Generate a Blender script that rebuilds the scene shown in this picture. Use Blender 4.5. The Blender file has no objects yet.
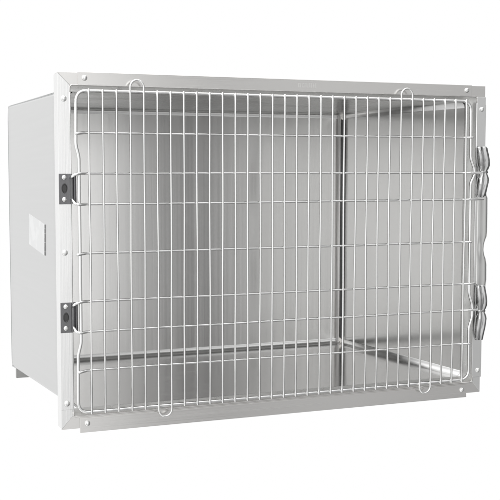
import bpy, bmesh, math, random
from mathutils import Vector, Matrix
random.seed(7)
S = bpy.context.scene
COL = S.collection
PI = math.pi

# ------------------------------------------------------------ materials
def metal(name, base=(.7,.7,.69), rough=.3, grain=None, gstr=.06, bump=.0, warp=0., aniso=0., metallic=1., smudge=0., wscale=5., contrast=.03):
    m = bpy.data.materials.new(name); m.use_nodes = True
    nt = m.node_tree; N = nt.nodes; L = nt.links
    b = N['Principled BSDF']
    b.inputs['Metallic'].default_value = metallic
    b.inputs['Base Color'].default_value = (*base, 1)
    b.inputs['Roughness'].default_value = rough
    tc = N.new('ShaderNodeTexCoord')
    hsum = None
    if grain:
        mp = N.new('ShaderNodeMapping'); mp.inputs['Scale'].default_value = grain
        L.new(tc.outputs['Object'], mp.inputs['Vector'])
        nz = N.new('ShaderNodeTexNoise'); nz.inputs['Scale'].default_value = 1; nz.inputs['Detail'].default_value = 5
        nz.inputs['Roughness'].default_value = .65
        L.new(mp.outputs[0], nz.inputs['Vector'])
        mr = N.new('ShaderNodeMapRange')
        mr.inputs['To Min'].default_value = rough - gstr; mr.inputs['To Max'].default_value = rough + gstr
        mr.inputs['From Min'].default_value = .3; mr.inputs['From Max'].default_value = .7
        L.new(nz.outputs[0], mr.inputs['Value'])
        rs = mr.outputs[0]
        if smudge:
            n2 = N.new('ShaderNodeTexNoise'); n2.inputs['Scale'].default_value = 9; n2.inputs['Detail'].default_value = 6
            n2.inputs['Distortion'].default_value = .6
            L.new(tc.outputs['Object'], n2.inputs['Vector'])
            m2 = N.new('ShaderNodeMapRange'); m2.inputs['From Min'].default_value = .52; m2.inputs['From Max'].default_value = .72
            m2.inputs['To Max'].default_value = smudge
            L.new(n2.outputs[0], m2.inputs['Value'])
            ad = N.new('ShaderNodeMath'); ad.operation = 'ADD'
            L.new(rs, ad.inputs[0]); L.new(m2.outputs[0], ad.inputs[1]); rs = ad.outputs[0]
        L.new(rs, b.inputs['Roughness'])
        # faint grain in the colour of the brushed sheet
        mc = N.new('ShaderNodeMapRange')
        mc.inputs['From Min'].default_value = .25; mc.inputs['From Max'].default_value = .75
        mc.inputs['To Min'].default_value = 1-contrast; mc.inputs['To Max'].default_value = 1+contrast
        L.new(nz.outputs[0], mc.inputs['Value'])
        vm = N.new('ShaderNodeVectorMath'); vm.operation = 'SCALE'; vm.inputs[0].default_value = base
        L.new(mc.outputs[0], vm.inputs['Scale']); L.new(vm.outputs[0], b.inputs['Base Color'])
        if bump:
            bp = N.new('ShaderNodeBump'); bp.inputs['Strength'].default_value = bump; bp.inputs['Distance'].default_value = .0006
            L.new(nz.outputs[0], bp.inputs['Height']); hsum = bp
    if warp:
        nw = N.new('ShaderNodeTexNoise'); nw.inputs['Scale'].default_value = wscale; nw.inputs['Detail'].default_value = 1
        L.new(tc.outputs['Object'], nw.inputs['Vector'])
        bw = N.new('ShaderNodeBump'); bw.inputs['Strength'].default_value = 1; bw.inputs['Distance'].default_value = warp
        L.new(nw.outputs[0], bw.inputs['Height'])
        if hsum: L.new(hsum.outputs[0], bw.inputs['Normal'])
        hsum = bw
    if hsum: L.new(hsum.outputs[0], b.inputs['Normal'])
    if aniso:
        b.inputs['Anisotropic'].default_value = aniso
        tg = N.new('ShaderNodeCombineXYZ'); tg.inputs[2].default_value = 1
        L.new(tg.outputs[0], b.inputs['Tangent'])
    return m

M = {}
M['rail'] = metal('brushed_steel_horizontal', (.77,.76,.745), .24, (1.2,60,1100), .04, .12, .0005, contrast=.015)
M['stile'] = metal('brushed_steel_vertical', (.86,.86,.855), .24, (1100,60,1.2), .04, .12, .0005, contrast=.015)
M['jamb'] = metal('bent_steel_edge', (.68,.68,.67), .3, (90,90,90), .06)
M['panel'] = metal('satin_steel_side', (.665,.667,.665), .36, (60,2.5,140), .03, .05, .0008)
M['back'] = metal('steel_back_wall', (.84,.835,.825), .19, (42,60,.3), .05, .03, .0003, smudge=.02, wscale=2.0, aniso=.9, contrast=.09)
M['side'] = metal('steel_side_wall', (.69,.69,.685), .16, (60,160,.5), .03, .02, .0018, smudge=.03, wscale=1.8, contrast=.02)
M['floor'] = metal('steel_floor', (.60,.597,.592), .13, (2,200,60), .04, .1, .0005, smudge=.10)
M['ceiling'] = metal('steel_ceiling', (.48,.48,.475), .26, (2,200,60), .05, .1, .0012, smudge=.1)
M['cove'] = metal('polished_corner_cove', (.78,.78,.775), .32, (30,30,30), .05)
M['weld'] = metal('weld_bead', (.75,.73,.70), .25, (200,200,200), .1, .8)
M['wire'] = metal('electropolished_wire', (.87,.87,.865), .20, (60,60,60), .05)
M['chrome'] = metal('cast_chrome', (.47,.47,.47), .10, (40,40,40), .04, warp=.0016, wscale=40)
M['rivet'] = metal('rivet_steel', (.85,.85,.84), .2, (120,120,120), .05)
M['hinge'] = metal('dark_zinc_hinge', (.19,.19,.195), .30, (90,90,30), .10, .4, contrast=.2)
M['keeper'] = metal('keeper_steel', (.74,.74,.73), .2, (420,60,3), .04, warp=.001, wscale=14)
M['corner_dark'] = metal('painted_corner_shade', (.13,.13,.13), .35)
M['corner_light'] = metal('painted_corner_gleam', (.98,.97,.96), .5)
M['edge'] = metal('folded_rim', (.45,.46,.46), .35)
M['dark_fill'] = metal('recess_and_latch_dark', (.10,.10,.10), .5)  # also colours the painted dark reflection on the latches
M['foot'] = metal('galvanised_rear_rail', (.42,.42,.41), .4, (60,60,60), .08)
M['emboss'] = metal('embossed_mark', (.84,.835,.825), .22)

def foil():
    m = bpy.data.materials.new('foil_label'); m.use_nodes = True
    nt = m.node_tree; N = nt.nodes; L = nt.links; b = N['Principled BSDF']
    tc = N.new('ShaderNodeTexCoord'); nz = N.new('ShaderNodeTexNoise'); nz.inputs['Scale'].default_value = 38
    nz.inputs['Detail'].default_value = 3
    L.new(tc.outputs['Object'], nz.inputs['Vector'])
    cr = N.new('ShaderNodeValToRGB')
    cr.color_ramp.elements[0].position = .45; cr.color_ramp.elements[0].color = (.73,.735,.735,1)
    cr.color_ramp.elements[1].position = .55; cr.color_ramp.elements[1].color = (.78,.785,.785,1)
    L.new(nz.outputs[0], cr.inputs[0]); L.new(cr.outputs[0], b.inputs['Base Color'])
    b.inputs['Metallic'].default_value = .55; b.inputs['Roughness'].default_value = .35
    return m
M['label'] = foil()
M['dark'] = metal('dark_label_edge', (.22,.22,.22), .5, metallic=0)

# ------------------------------------------------------------ helpers
def link(name, bm, mat, parent=None, smooth=False, auto=None):
    me = bpy.data.meshes.new(name)
    bmesh.ops.recalc_face_normals(bm, faces=bm.faces) if bm.faces else None
    bm.to_mesh(me); bm.free()
    o = bpy.data.objects.new(name, me); COL.objects.link(o)
    me.materials.append(mat)
    if smooth:
        for p in me.polygons: p.use_smooth = True
        if auto is not None:
            me.set_sharp_from_angle(angle=math.radians(auto))
    if parent: o.parent = parent
    return o

def box(bm, x0, x1, y0, y1, z0, z1, bev=0., seg=2):
    r = bmesh.ops.create_cube(bm, size=1)
    for v in r['verts']:
        v.co = Vector(((x0+x1)/2+v.co.x*(x1-x0), (y0+y1)/2+v.co.y*(y1-y0), (z0+z1)/2+v.co.z*(z1-z0)))
    if bev:
        es = list({e for v in r['verts'] for e in v.link_edges})
        bmesh.ops.bevel(bm, geom=es, offset=bev, segments=seg, affect='EDGES', profile=.5)

def prism(bm, poly, y0, y1, bev=0.):
    """polygon in xz, extruded from y0 (front) to y1"""
    a = [bm.verts.new((x, y0, z)) for x, z in poly]; b = [bm.verts.new((x, y1, z)) for x, z in poly]
    n = len(poly)
    fs = [bm.faces.new(a), bm.faces.new(b[::-1])]
    for i in range(n):
        fs.append(bm.faces.new((a[i], b[i], b[(i+1)%n], a[(i+1)%n])))
    bmesh.ops.recalc_face_normals(bm, faces=fs)
    if bev:
        es = [e for e in fs[0].edges]
        bmesh.ops.bevel(bm, geom=es, offset=bev, segments=2, affect='EDGES', profile=.5)

def roundpath(pts, rad=.006, n=5):
    """fillet the corners of a polyline"""
    P = [Vector(p) for p in pts]; out = [P[0]]
    for i in range(1, len(P)-1):
        a, b, c = P[i-1], P[i], P[i+1]
        r = rad[i] if isinstance(rad, (list, tuple)) else rad
        d1 = (a-b); d2 = (c-b)
        k = min(r, d1.length*.49, d2.length*.49)
        p1 = b + d1.normalized()*k; p2 = b + d2.normalized()*k
        for j in range(n+1):
            t = j/n
            out.append(p1*(1-t)**2 + b*2*t*(1-t) + p2*t*t)
    out.append(P[-1]); return out

def tube(bm, pts, r, seg=10, closed=False, cap=True):
    P = [Vector(p) for p in pts]; n = len(P)
    rings = []
    up = None
    for i in range(n):
        if closed: t = (P[(i+1)%n]-P[i-1]).normalized()
        else: t = (P[min(i+1,n-1)]-P[max(i-1,0)]).normalized()
        if up is None:
            up = Vector((0,1,0)) if abs(t.y) < .9 else Vector((1,0,0))
        side = t.cross(up).normalized(); up = side.cross(t).normalized()
        rr = r[i] if isinstance(r, (list, tuple)) else r
        rings.append([bm.verts.new(P[i] + (side*math.cos(2*PI*k/seg)+up*math.sin(2*PI*k/seg))*rr) for k in range(seg)])
    m = n if closed else n-1
    for i in range(m):
        A, B = rings[i], rings[(i+1)%n]
        for k in range(seg):
            bm.faces.new((A[k], A[(k+1)%seg], B[(k+1)%seg], B[k]))
    if not closed and cap:
        for ring, q, s in ((rings[0], P[0], P[0]-P[1]), (rings[-1], P[-1], P[-1]-P[-2])):
            rr = (ring[0].co-q).length
            c = bm.verts.new(q + s.normalized()*rr*.6)
            mid = [bm.verts.new(q + (v.co-q)*.75 + s.normalized()*rr*.4) for v in ring]
            for k in range(seg):
                bm.faces.new((ring[k], mid[k], mid[(k+1)%seg], ring[(k+1)%seg]))
                bm.faces.new((mid[k], c, mid[(k+1)%seg]))

def rivet_bm(x, y, z, r=.0062, h=.0042):
    bm = bmesh.new(); seg = 20; prev = None
    prof = [(1.0, 0), (1.0, .12), (.93, .42), (.76, .72), (.5, .92), (.22, .99)]
    rings = [[bm.verts.new((x+r*a*math.cos(2*PI*k/seg), y-h*b, z+r*a*math.sin(2*PI*k/seg))) for k in range(seg)] for a, b in prof]
    for A, B in zip(rings, rings[1:]):
        for k in range(seg): bm.faces.new((A[k], A[(k+1)%seg], B[(k+1)%seg], B[k]))
    bm.faces.new(rings[-1])
    return bm
def rivet(x, z, parent, y=-.0026, r=.0060):
    return link('rivet', rivet_bm(x, y, z, r), M['rivet'], parent, smooth=True)

# ------------------------------------------------------------ the cage
cage = bpy.data.objects.new('animal_cage', None); COL.objects.link(cage)
cage.location = (0, 0, 0)
cage['label'] = 'wide stainless steel kennel cage with a hinged wire grid door and two chrome latches'
cage['category'] = 'animal cage'

XO, ZT, ZB = .5005, .3508, -.3508            # outer frame
XI_, ZI = .4757, .3262                       # opening of the frame
XL = .467                                    # liner walls
YF = .028                                    # back of the frame

# base frame: ring of mitred flanges with returns, one part per side
def flange(poly, ret_boxes, name, mat, parent):
    bm = bmesh.new(); prism(bm, poly, 0, .0016, .0004)
    for b in ret_boxes: box(bm, *b)
    return link(name, bm, mat, parent)
g = .00025
zbi = -.3236
ret_t = .0015
left_st = flange([(-XO, ZT-g), (-XI_, ZI-g), (-XI_, zbi+g), (-XO, ZB+g)],
    [(-XO, -XO+ret_t, .0017, YF, ZB+.002, ZT-.002), (-XI_-ret_t, -XI_, .0017, YF, zbi, ZI)], 'frame_stile', M['stile'], cage)
right_st = flange([(XO, ZI-g), (XO, ZB+g), (XI_+.002, zbi+g), (XI_+.002, ZI-g)],
    [(XO-ret_t, XO, .0017, YF, ZB+.002, ZT-.002), (XI_+.002, XI_+.002+ret_t, .0017, YF, zbi, ZI)], 'frame_stile', M['stile'], cage)
top_ra = flange([(-XO+g, ZT), (XO, ZT), (XO, ZI), (-XI_+g, ZI)],
    [(-XO+.002, XO-.002, .0017, YF, ZT-ret_t, ZT), (-XI_, XI_+.002, .0017, YF, ZI, ZI+ret_t)], 'frame_rail', M['rail'], cage)
bot_ra = flange([(-XO+g, ZB), (-XI_+g, zbi), (XI_+.002-g, zbi), (XO-g, ZB)],
    [(-XO+.002, XO-.002, .0017, YF, ZB, ZB+ret_t), (-XI_, XI_+.002, .0017, YF, zbi-ret_t, zbi)], 'frame_rail', M['rail'], cage)

# cover strips riveted on the flanges
T0 = -.0026
def strip(poly, mat, parent):
    bm = bmesh.new(); prism(bm, poly, T0, -.0002, .0006)
    return link('cover_strip', bm, mat, parent)
strip([(-.5012, .3502), (-.4768, .3262), (-.4768, -.3112), (-.5012, -.3112)], M['stile'], left_st)
strip([(.4768, .3262), (.5005, .3262), (.5005, .3090), (.5016, .3070), (.5012, -.3150), (.4768, -.3150)], M['stile'], right_st)
strip([(-.4605, .3518), (.4615, .3518), (.4615, .3272), (-.4605, .3272)], M['rail'], top_ra)
strip([(-.4632, -.3300), (.4600, -.3300), (.4615, -.3597), (-.4630, -.3597)], M['rail'], bot_ra)
# hem bead round the opening (rolled inner edge)
def hem(pts, parent, mat):
    bm = bmesh.new(); tube(bm, roundpath(pts, .012), .0016, 8); link('rolled_edge', bm, mat, parent, smooth=True)
hem([(-.4762, -.001, .312), (-.4762, -.001, -.316)], left_st, M['stile'])
hem([(.4772, -.001, .312), (.4772, -.001, -.312)], right_st, M['stile'])
hem([(-.4762, -.001, .3125), (-.4762, -.001, .3268), (.4772, -.001, .3268), (.4772, -.001, .3125)], top_ra, M['rail'])
hem([(-.4762, -.001, -.3165), (-.4762, -.001, -.3262), (.4772, -.001, -.3262), (.4772, -.001, -.3125)], bot_ra, M['rail'])

for x, z in ((-.4887, .2997), (-.4901, .0008), (-.4895, -.2984)): rivet(x, z, left_st)
for x, z in ((.4896, .2983), (.4915, -.2991)): rivet(x, z, right_st, r=.0056)
for x, z in ((-.4465, .3405), (.4478, .3399)): rivet(x, z, top_ra, r=.0058)
for x, z in ((-.4481, -.3415), (.4484, -.3420)): rivet(x, z, bot_ra, r=.0058)

# tiny embossed mark on the top rail (too worn to read)
bm = bmesh.new()
xx = .022
for k in range(9):
    w = random.uniform(.0022, .0034)
    zc = .3398
    box(bm, xx, xx+.0008, T0-.00022, T0+.0001, zc-.0042, zc+.0042)
    if k % 3 != 1: box(bm, xx+.0009, xx+w, T0-.00022, T0+.0001, zc+.0032, zc+.0042)
    if k % 2 == 0: box(bm, xx+.0009, xx+w, T0-.00022, T0+.0001, zc-.0042, zc-.0032)
    if k % 4 == 3: box(bm, xx+.0009, xx+w, T0-.00022, T0+.0001, zc-.0005, zc+.0005)
    xx += .0050
link('embossed_mark', bm, M['emboss'], top_ra)

# ---- liner
D = .5419
zc0, zc1, zf = .3165, .3335, -.3166
bm = bmesh.new()
vs = {}
for i, x in enumerate((-XL, XL)):
    for j, y in enumerate((YF, D)):
        for k in range(2):
            z = zf if k == 0 else (zc0 if j == 0 else zc1)
            vs[i, j, k] = bm.verts.new((x, y, z))
bm.faces.new((vs[0,0,0], vs[0,1,0], vs[1,1,0], vs[1,0,0])).material_index = 0
bm.faces.new((vs[0,0,1], vs[1,0,1], vs[1,1,1], vs[0,1,1])).material_index = 1
bm.faces.new((vs[0,1,0], vs[0,1,1], vs[1,1,1], vs[1,1,0])).material_index = 2
bm.faces.new((vs[0,0,0], vs[0,0,1], vs[0,1,1], vs[0,1,0])).material_index = 3
bm.faces.new((vs[1,0,0], vs[1,1,0], vs[1,1,1], vs[1,0,1])).material_index = 4
es = [e for e in bm.edges if len(e.link_faces) == 2]
bmesh.ops.bevel(bm, geom=es, offset=.013, segments=10, affect='EDGES', profile=.5)
bm.faces.ensure_lookup_table()
big = sorted(bm.faces, key=lambda f: -f.calc_area())[:5]
def subset(faces):
    b2 = bmesh.new(); mp = {}
    for f in faces:
        l = []
        for v in f.verts:
            if v.index not in mp: mp[v.index] = b2.verts.new(v.co)
            l.append(mp[v.index])
        b2.faces.new(l)
    return b2
bm.verts.index_update()
for f in big:
    c = f.calc_center_median(); n = f.normal
    b2 = subset([f])
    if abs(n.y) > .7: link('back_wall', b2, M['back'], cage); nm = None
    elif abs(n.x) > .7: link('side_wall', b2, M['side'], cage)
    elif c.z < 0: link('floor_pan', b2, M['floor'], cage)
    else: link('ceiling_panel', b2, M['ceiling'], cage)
cove = link('corner_cove', subset([f for f in bm.faces if f not in big]), M['cove'], cage, smooth=True)
bm.free()
for o in cage.children:
    if o.name.split('.')[0] in ('back_wall', 'side_wall', 'floor_pan', 'ceiling_panel', 'corner_cove'):
        md = o.modifiers.new('thickness', 'SOLIDIFY'); md.thickness = .0012
        # outward: away from the cavity centre
        me = o.data; flip = 0
        for p in me.polygons:
            d = Vector((0, .28, 0)) - p.center
            flip += 1 if p.normal.dot(d) > 0 else -1
        if flip < 0: me.flip_normals()
        md.offset = -1
# rear right corner: light and dark reflection bands put in as coloured strips
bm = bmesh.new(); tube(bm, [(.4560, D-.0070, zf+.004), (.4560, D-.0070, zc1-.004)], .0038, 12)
link('corner_gleam_strip', bm, M['corner_light'], cove, smooth=True)
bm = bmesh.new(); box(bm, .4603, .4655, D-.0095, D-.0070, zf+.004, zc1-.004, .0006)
link('corner_shade_strip', bm, M['corner_dark'], cove)
# weld beads in the two rear right corners
def weld(x, y, z, s):
    bm = bmesh.new(); bmesh.ops.create_icosphere(bm, subdivisions=3, radius=1)
    for v in bm.verts:
        q = v.co*(1+.25*math.sin(v.co.x*5+z*9)*math.cos(v.co.z*6+1))
        v.co = Vector((x+q.x*s*.8, y+q.y*s*.5, z+q.z*s*1.3))
    link('weld_bead', bm, M['weld'], cove, smooth=True)
for x in (-1, 1):
    weld(x*(XL-.004), D-.008, zf+.006, .0075); weld(x*(XL-.004), D-.008, zc1-.007, .0085)
    weld(x*(XL-.006), D-.006, zc1-.022, .004)

# jamb that closes the gap between frame opening and liner
bm = bmesh.new()
y0, y1 = YF-.0030, YF-.0006
box(bm, -XI_-.003, -XL, y0, y1, -.328, .330); box(bm, XL, XI_+.005, y0, y1, -.328, .330)
box(bm, -XL+.0001, XL-.0001, y0+.0001, y1, zc0, .3295); box(bm, -XL+.0001, XL-.0001, y0+.0001, y1, -.3275, zf)
link('door_jamb', bm, M['jamb'], cage)

# ---- outer casing: side panels wrap round the rear corner
XP = .487
def side_panel(sg):
    bm = bmesh.new()
    DB = .5500; R = .012; t = .0015
    prof = [(sg*XP, YF+.0005)]
    prof += [(sg*XP, y) for y in (.1, .2, .3, .4, .5)]
    for k in range(9):
        a = k/8*PI/2
        prof.append((sg*(XP-R+R*math.cos(a)), DB-R+R*math.sin(a)))
    prof.append((sg*(XP-.05), DB))
    rows = []
    for x, y in prof:
        s = min(1, (y-.03)/(D-.03))
        zb = -.3000 + s*(-.3215+.3000); zt = .3165 + s*(.3350-.3165)
        ins = 0
        rows.append([bm.verts.new((x, y, zb)), bm.verts.new((x, y, zb+.006)), bm.verts.new((x, y, zt-.006)), bm.verts.new((x, y, zt))])
    # rounded upper / lower rims
    for r in rows[:7]:
        r[0].co.x -= sg*.0035; r[3].co.x -= sg*.0035
    for a, b in zip(rows, rows[1:]):
        for k in range(3): bm.faces.new((a[k], b[k], b[k+1], a[k+1]))
    o = link('side_panel', bm, M['panel'], cage, smooth=True, auto=40)
    md = o.modifiers.new('thickness', 'SOLIDIFY'); md.thickness = t; md.offset = 0
    return o
lp = side_panel(-1); rp = side_panel(1)
for sg, pp in ((-1, lp), (1, rp)):
    bm = bmesh.new()
    tube(bm, roundpath([(sg*.4836, YF+.002, .3168), (sg*.4836, .5250, .3345), (sg*.4850, .5480, .3290), (sg*.4868, .5440, .3), (sg*.4868, .5440, -.30), (sg*.4850, .5480, -.3180), (sg*.4836, .5250, -.3210)], .010, 5), .0016, 8)
    link('folded_rim', bm, M['edge'], pp, smooth=True)
bm = bmesh.new(); box(bm, -.44, .44, .5485, .5505, -.3200, .3345)
link('rear_panel', bm, M['panel'], cage)
bm = bmesh.new()   # roof sheet follows the rims
a = [bm.verts.new(v) for v in ((-.4845, YF+.001, .3192), (.4845, YF+.001, .3192), (.4845, .546, .3358), (-.4845, .546, .3358))]
bm.faces.new(a)
o = link('roof_panel', bm, M['panel'], cage); md = o.modifiers.new('t', 'SOLIDIFY'); md.thickness = .001; md.offset = 0
# rear support rail under the body
bm = bmesh.new()
box(bm, -.481, .481, .524, .532, -.3490, -.3190, .001);
link('rear_support_rail', bm, M['foot'], cage)

# foil sticker
bm = bmesh.new()
x = -XP-.0012
q = [(.3190, .0716), (.1664, .0510), (.1704, -.0165), (.3238, .0015)]
A = [bm.verts.new((x, y, z)) for y, z in q]; B = [bm.verts.new((x+.0006, y, z)) for y, z in q]
bm.faces.new(A); bm.faces.new(B[::-1])
for i in range(4): bm.faces.new((A[i], B[i], B[(i+1)%4], A[(i+1)%4]))
st = link('foil_label', bm, M['label'], lp)
st['label'] = 'pale silver foil sticker with a dark right edge'
bm = bmesh.new()
for k in range(7):
    s0, s1 = k/7, (k+random.uniform(.88, .99))/7
    z0 = .0510+( -.0165-.0510)*s0; z1 = .0510+(-.0165-.0510)*s1
    y0 = .1664+.004*s0
    box(bm, x-.0006, x+.0004, y0-.0030, y0+random.uniform(.0030, .0050), z1, z0)
link('printed_edge', bm, M['dark'], st)

# ---- hinges
def hinge(zt, zb, zr1, zr2):
    bm = bmesh.new()
    prism(bm, [(-.5005, zb), (-.4785, zb), (-.4785, zt), (-.5005, zt)], -.0050, -.0028, .0006)
    # folded channel that holds the two door hooks
    box(bm, -.4784, -.4765, -.0050, .0140, zb, zt, .0004)
    box(bm, -.4764, -.4722, -.0015, .0130, zb+.001, zt-.001, .0006)
    box(bm, -.4721, -.4700, .0030, .0130, zb+.001, zt-.001)
    box(bm, -.4699, -.4672, -.0030, .0130, zb+.001, zt-.001, .0008)
    box(bm, -.4671, -.4640, .0010, .0130, zb+.001, zt-.001, .0005)
    o = link('hinge', bm, M['hinge'], cage)
    for z in (zr1, zr2): link('rivet', rivet_bm(-.4905, -.0050, z, .0052, .0038), M['rivet'], o, smooth=True)
    zc = (zr1+zr2)/2
    bm = bmesh.new(); seg = 24; prev = None      # oval boss with a recessed centre
    R_ = [(1.12, -.0050), (1.06, -.0064), (.94, -.0066), (.84, -.0060), (.80, -.0051)]
    rg = [[bm.verts.new((-.4897+.0052*s*math.cos(2*PI*k/seg), y, zc+.0088*s*math.sin(2*PI*k/seg))) for k in range(seg)] for s, y in R_]
    for A, B in zip(rg, rg[1:]):
        for k in range(seg): bm.faces.new((A[k], A[(k+1)%seg], B[(k+1)%seg], B[k]))
    bm.faces.new(rg[-1])
    link('oval_recess', bm, M['dark_fill'], o, smooth=True, auto=30)
    return o
hinge(.1548, .0955, .1475, .1050)
hinge(-.0975, -.1570, -.1052, -.1477)

# ---- door
door = bpy.data.objects.new('wire_door', None); COL.objects.link(door); door.parent = cage
YD, YV, RP, RW = -.010, -.0140, .0033, .00215
per = [(-.4664, .3148), (.4530, .3148), (.4548, .1880), (.4655, .1640), (.4655, .1490), (.4556, .1310), (.4570, -.1180),
       (.4665, -.1450), (.4665, -.1720), (.4580, -.1960), (.4598, -.3165), (-.4685, -.3165), (-.4674, -.2010), (-.4612, -.1775),
       (-.4617, .1870), (-.4676, .2100)]
P = [Vector((x, YD, z)) for x, z in per]; n = len(P)
rad = {0: .022, 1: .022, 10: .024, 11: .022}
pts = []
for i in range(n):
    a, b, c = P[i-1], P[i], P[(i+1)%n]; r = rad.get(i, .007)
    d1, d2 = a-b, c-b; p1 = b+d1.normalized()*min(r, d1.length*.48); p2 = b+d2.normalized()*min(r, d2.length*.48)
    for j in range(9):
        t = j/8; pts.append(p1*(1-t)**2+b*2*t*(1-t)+p2*t*t)
bm = bmesh.new(); tube(bm, pts, RP, 14, closed=True)
link('perimeter_rod', bm, M['wire'], door, smooth=True)

ZL = [.2340, .15516, .0953, -.0009, -.0961, -.15611, -.2331]
x_end = [.4570, .4830, .4880, .4575, .4600, .4840, .4600]
for i, z in enumerate(ZL):
    zz = lambda x: z
    if i in (1, 4):     # hook turned down into the hinge
        L_ = [(-.4770, -.0075, z-.0085), (-.4748, -.0150, z-.0040), (-.4640, -.0168, z+.0002), (-.4480, YD, z)]
    elif i in (2, 5):   # hook turned up into the hinge
        L_ = [(-.4755, -.0075, z+.0100), (-.4725, -.0150, z+.0010), (-.4640, -.0168, z-.0012), (-.4480, YD, z)]
    else:
        L_ = [(-.4690, -.0155, z-.0020), (-.4640, -.0158, z-.0018), (-.4490, YD, z)]
    wob = [( -.30+.15*k, YD, z+random.uniform(-.0007, .0007)) for k in range(5)]
    if i in (1, 5): R_ = [(.43, YD, z), (.452, -.0160, z), (x_end[i]-.006, -.0165, z-.0005), (x_end[i], -.0165, z-.0012)]
    elif i == 4: R_ = [(.43, YD, z), (.452, -.0155, z), (.4690, -.0155, z+.0010)]
    else: R_ = [(.43, YD, z), (.452, -.0155, z), (x_end[i], -.0155, z)]
    path = roundpath(L_+wob+R_, .006, 4)
    rr = [(.0028 if (p.x < -.449) else (.0025 if p.x > .449 and i in (1, 5) else .0023)) for p in path]
    bm = bmesh.new(); tube(bm, path, rr, 10)
    link('horizontal_wire', bm, M['wire'], door, smooth=True)

a0, b0 = -.4417, .02839
X = [a0+b0*i for i in range(32)]
TOPZ, BOTZ = .3175, -.3200
def vwire(i, z_from, z_to, n=9):
    x = X[i]; amp = .0012 if i > 20 else .0007
    ph = random.uniform(0, 6.3); out = []
    for k in range(n):
        t = k/(n-1); z = z_from+(z_to-z_from)*t
        w = amp*math.sin(ph+t*7)*math.sin(t*PI)
        out.append(Vector((x+w, YV, z)))
    return out
loops_top = {3: 4, 25: 26}; loops_bot = {5: 6, 27: 28}
done = set()
for i in range(32):
    if i in done: continue
    bm = bmesh.new()
    if i in loops_top or i in loops_bot:
        top = i in loops_top; j = i+1; done.add(j)
        r = b0/2; xc = (X[i]+X[j])/2
        if top:
            zc = .3372-r
            arc = [Vector((xc-r*math.cos(PI*k/16), YV, zc+r*math.sin(PI*k/16)*1.05)) for k in range(17)]
            path = vwire(i, BOTZ, zc-.004)+arc+vwire(j, zc-.004, BOTZ)
        else:
            zc = -.3372+r
            arc = [Vector((xc-r*math.cos(PI*k/16), YV, zc-r*math.sin(PI*k/16)*1.05)) for k in range(17)]
            path = vwire(i, TOPZ, zc+.004)+arc+vwire(j, zc+.004, TOPZ)
        tube(bm, path, RW, 10)
        link('looped_wire', bm, M['wire'], door, smooth=True)
    else:
        p = vwire(i, BOTZ, TOPZ)
        tube(bm, p, RW, 10)
        link('vertical_wire', bm, M['wire'], door, smooth=True)

# ---- keeper plates on the right stile
def keeper(rows):
    bm = bmesh.new(); n = 12; R_ = []
    for z, xr in rows:
        xl = .4815; r = []
        for k in range(n+1):
            t = k/n; x = xl+(xr-xl)*t
            y = -.0032-.0022*math.sin(min(1, t*1.15)*PI*.5)**1.5 + (.0028*max(0, (t-.8)/.2)**1.5)
            r.append(bm.verts.new((x, y, z)))
        R_.append(r)
    for a, b in zip(R_, R_[1:]):
        for k in range(n): bm.faces.new((a[k], a[k+1], b[k+1], b[k]))
    o = link('keeper_plate', bm, M['keeper'], cage, smooth=True)
    md = o.modifiers.new('t', 'SOLIDIFY'); md.thickness = .0016; md.offset = 0
    return o
keeper([(.196, .4995), (.185, .5030), (.165, .5030), (.150, .5040), (.120, .5040), (.104, .5065), (.098, .5095), (.060, .5100), (.020, .5100), (.011, .5092), (.000, .5045), (-.008, .5018), (-.021, .5008), (-.032, .5030), (-.042, .5075), (-.054, .5098), (-.090, .5105), (-.120, .5060), (-.150, .5030), (-.190, .5010), (-.205, .4990)])

# ---- latches: pressed butterfly shaped thumb catches
def latch(zc, rows, dz0, side_rows):
    bm = bmesh.new(); R_ = []
    TT = [0, .10, .20, .42, .56, .66, .84, .93, 1]; YY = [.35, -.75, -1, -.55, -.60, -1.15, -1.05, -.5, .45]; n = 8
    for z, xl, xr, h in rows:
        r = []
        for k in range(n+1):
            t = TT[k]; x = (xl-.0015)+(xr-xl+.0015)*t
            # shallow valley left, ridge right of centre, folded outer rim
            y = -.0185 + h*YY[k]
            r.append(bm.verts.new((x, y, z)))
        R_.append(r)
    for a, b in zip(R_, R_[1:]):
        for k in range(n): bm.faces.new((a[k], a[k+1], b[k+1], b[k]))
    o = link('door_latch', bm, M['chrome'], cage, smooth=True, auto=50)
    md = o.modifiers.new('t', 'SOLIDIFY'); md.thickness = .0018; md.offset = 0
    sd = o.modifiers.new('b', 'BEVEL'); sd.width = .0005; sd.segments = 2; sd.limit_method = 'ANGLE'; sd.angle_limit = math.radians(35)
    # folded edge flange
    bm = bmesh.new()
    tube(bm, roundpath([(x, -.0195, z) for z, x in side_rows], .004, 4), .0016, 8)
    link('rolled_rim', bm, M['chrome'], o, smooth=True)
    # pivot barrel at the waist
    bm = bmesh.new(); tube(bm, [(.4780, -.0190, zc), (.4925, -.0190, zc)], .0040, 14)
    link('pivot_barrel', bm, M['chrome'], o, smooth=True)
    # dark reflection on the lower outer edge, put in as a black strip
    bm = bmesh.new()
    (za, xa), (zb_, xb) = dz0
    prism(bm, [(xa-.0034, za), (xa-.0002, za), (xb+.0004, zb_), (xb-.0034, zb_)], -.0250, -.0215, .0006)
    link('catch_dark_reflection', bm, M['dark_fill'], o)
    return o
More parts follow.
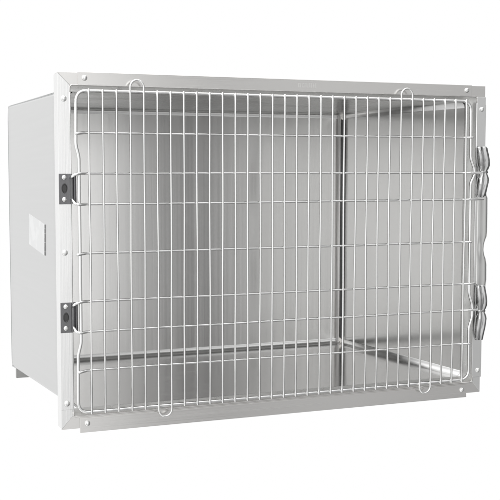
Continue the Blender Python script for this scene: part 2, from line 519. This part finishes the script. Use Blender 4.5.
latch(.1560,
    [(.2135, .4680, .4895, .004), (.2100, .4655, .4915, .006), (.1950, .4660, .4940, .009), (.1800, .4680, .4968, .010), (.1700, .4710, .4975, .008), (.1630, .4755, .4940, .005),
     (.1565, .4790, .4905, .003), (.1490, .4760, .4935, .005), (.1400, .4700, .4960, .008), (.1250, .4670, .4925, .009), (.1080, .4670, .4880, .007), (.1000, .4690, .4855, .004)],
    ((.1340, .4945), (.1030, .4860)),
    [(.2100, .4915), (.1720, .4982), (.1640, .4960), (.1565, .4890), (.1480, .4945), (.1400, .4975), (.1330, .4960)])
latch(-.1590,
    [(-.1000, .4720, .4900, .004), (-.1040, .4700, .4925, .006), (-.1200, .4695, .4945, .009), (-.1350, .4710, .4960, .010), (-.1450, .4735, .4970, .008), (-.1530, .4770, .4950, .005),
     (-.1590, .4800, .4910, .003), (-.1660, .4775, .4940, .005), (-.1760, .4730, .4965, .008), (-.1950, .4690, .4930, .009), (-.2120, .4690, .4900, .007), (-.2250, .4720, .4890, .004)],
    ((-.1810, .4950), (-.2100, .4880)),
    [(-.1020, .4925), (-.1430, .4982), (-.1520, .4965), (-.1590, .4900), (-.1670, .4950), (-.1750, .4978), (-.1810, .4965)])

# ------------------------------------------------------------ light
w = bpy.data.worlds.new('World'); S.world = w; w.use_nodes = True
nt = w.node_tree; N = nt.nodes; L = nt.links
bg = N['Background']
tc = N.new('ShaderNodeTexCoord'); sx = N.new('ShaderNodeSeparateXYZ'); L.new(tc.outputs['Generated'], sx.inputs[0])
def math_(op, a, b=None, v=None):
    m = N.new('ShaderNodeMath'); m.operation = op; L.new(a, m.inputs[0])
    if b is not None: L.new(b, m.inputs[1])
    if v is not None: m.inputs[1].default_value = v
    return m.outputs[0]
ny = math_('MULTIPLY', sx.outputs['Y'], v=-1)
at = N.new('ShaderNodeMath'); at.operation = 'ARCTAN2'; L.new(sx.outputs['X'], at.inputs[0]); L.new(ny, at.inputs[1])
deg = math_('MULTIPLY', at.outputs[0], v=1/(2*PI)); deg = math_('ADD', deg, v=.5)     # 0..1, .5 = straight to the front
cr = N.new('ShaderNodeValToRGB'); cr.color_ramp.interpolation = 'LINEAR'
def pos(d): return .5+d/360
stops = [(-100, 1.0), (-88, 1.2), (-60, 1.4), (-38, 1.3), (-22, .75), (4, 1.42), (14.4, 1.38), (17.5, .95), (20.6, .32), (21.5, .20), (24.8, .20), (27.5, .84), (31, .86), (36, .52), (45, .54), (60, .30), (80, .14), (92, .3), (100, 1.0)]  # light and dark bands added to the world to shape reflections in the steel
el = cr.color_ramp.elements
el[0].position = pos(stops[0][0]); el[0].color = (*[stops[0][1]]*3, 1)
el[1].position = pos(stops[-1][0]); el[1].color = (*[stops[-1][1]]*3, 1)
for d, v in stops[1:-1]:
    e = el.new(pos(d)); e.color = (v, v, v, 1)
L.new(deg, cr.inputs[0])
# world dimmed low in front, added to darken the bottom rail's reflections
mk = N.new('ShaderNodeMapRange'); mk.inputs['From Min'].default_value = .05; mk.inputs['From Max'].default_value = .5; L.new(ny, mk.inputs['Value'])
mz = N.new('ShaderNodeMapRange'); mz.inputs['From Min'].default_value = -.05; mz.inputs['From Max'].default_value = -.40
mz.inputs['To Min'].default_value = 0; mz.inputs['To Max'].default_value = .38; L.new(sx.outputs['Z'], mz.inputs['Value'])
dk = math_('MULTIPLY', mk.outputs[0], mz.outputs[0]); dk = math_('MULTIPLY', dk, v=-1); dk = math_('ADD', dk, v=1)
vs_ = N.new('ShaderNodeVectorMath'); vs_.operation = 'SCALE'; L.new(cr.outputs[0], vs_.inputs[0]); 
up_ = N.new('ShaderNodeMapRange'); up_.interpolation_type = 'SMOOTHSTEP'; up_.inputs['From Min'].default_value = .45; up_.inputs['From Max'].default_value = .75
up_.inputs['To Min'].default_value = 0; up_.inputs['To Max'].default_value = .9; L.new(sx.outputs['Z'], up_.inputs['Value'])
L.new(dk, vs_.inputs['Scale'])
ov = N.new('ShaderNodeVectorMath'); ov.operation = 'ADD'      # overhead glow added to brighten the wires
L.new(vs_.outputs[0], ov.inputs[0]); cb = N.new('ShaderNodeCombineXYZ')
for k in range(3): L.new(up_.outputs[0], cb.inputs[k])
L.new(cb.outputs[0], ov.inputs[1])
L.new(ov.outputs[0], bg.inputs['Color']); bg.inputs['Strength'].default_value = 1.0

def area(name, loc, target, size, power, sy=None):
    l = bpy.data.lights.new(name, 'AREA'); l.energy = power; l.size = size
    if sy: l.shape = 'RECTANGLE'; l.size_y = sy
    o = bpy.data.objects.new(name, l); COL.objects.link(o); o.location = loc
    o.rotation_euler = (Vector(target)-Vector(loc)).to_track_quat('-Z', 'Y').to_euler()
    return o
area('key_softbox', (-1.6, -2.6, 2.2), (0, 0, 0), 1.2, 7, 1.6)

# ------------------------------------------------------------ camera
cd = bpy.data.cameras.new('camera'); cam = bpy.data.objects.new('camera', cd); COL.objects.link(cam); S.camera = cam
cd.sensor_width = 36; cd.lens = 911.626/500*36
cd.shift_x = (250-115.112)/500; cd.shift_y = (255.668-250)/500
cd.clip_start = .05; cd.clip_end = 100
right = Vector((.95062756, -.31021247, -.00868766)); fwd = Vector((.30893553, .94862727, -.0683018)); up = Vector((.02942942, .06224564, .99762688))
m = Matrix((right, up, -fwd)).transposed().to_4x4(); m.translation = Vector((-.94754, -1.72432, .11603))
cam.matrix_world = m

S.view_settings.view_transform = 'Standard'; S.view_settings.look = 'None'
S.view_settings.exposure = 0; S.view_settings.gamma = 1
S.render.engine = 'CYCLES'
S.cycles.max_bounces = 14; S.cycles.glossy_bounces = 10
S.render.resolution_x = 1024; S.render.resolution_y = 1024
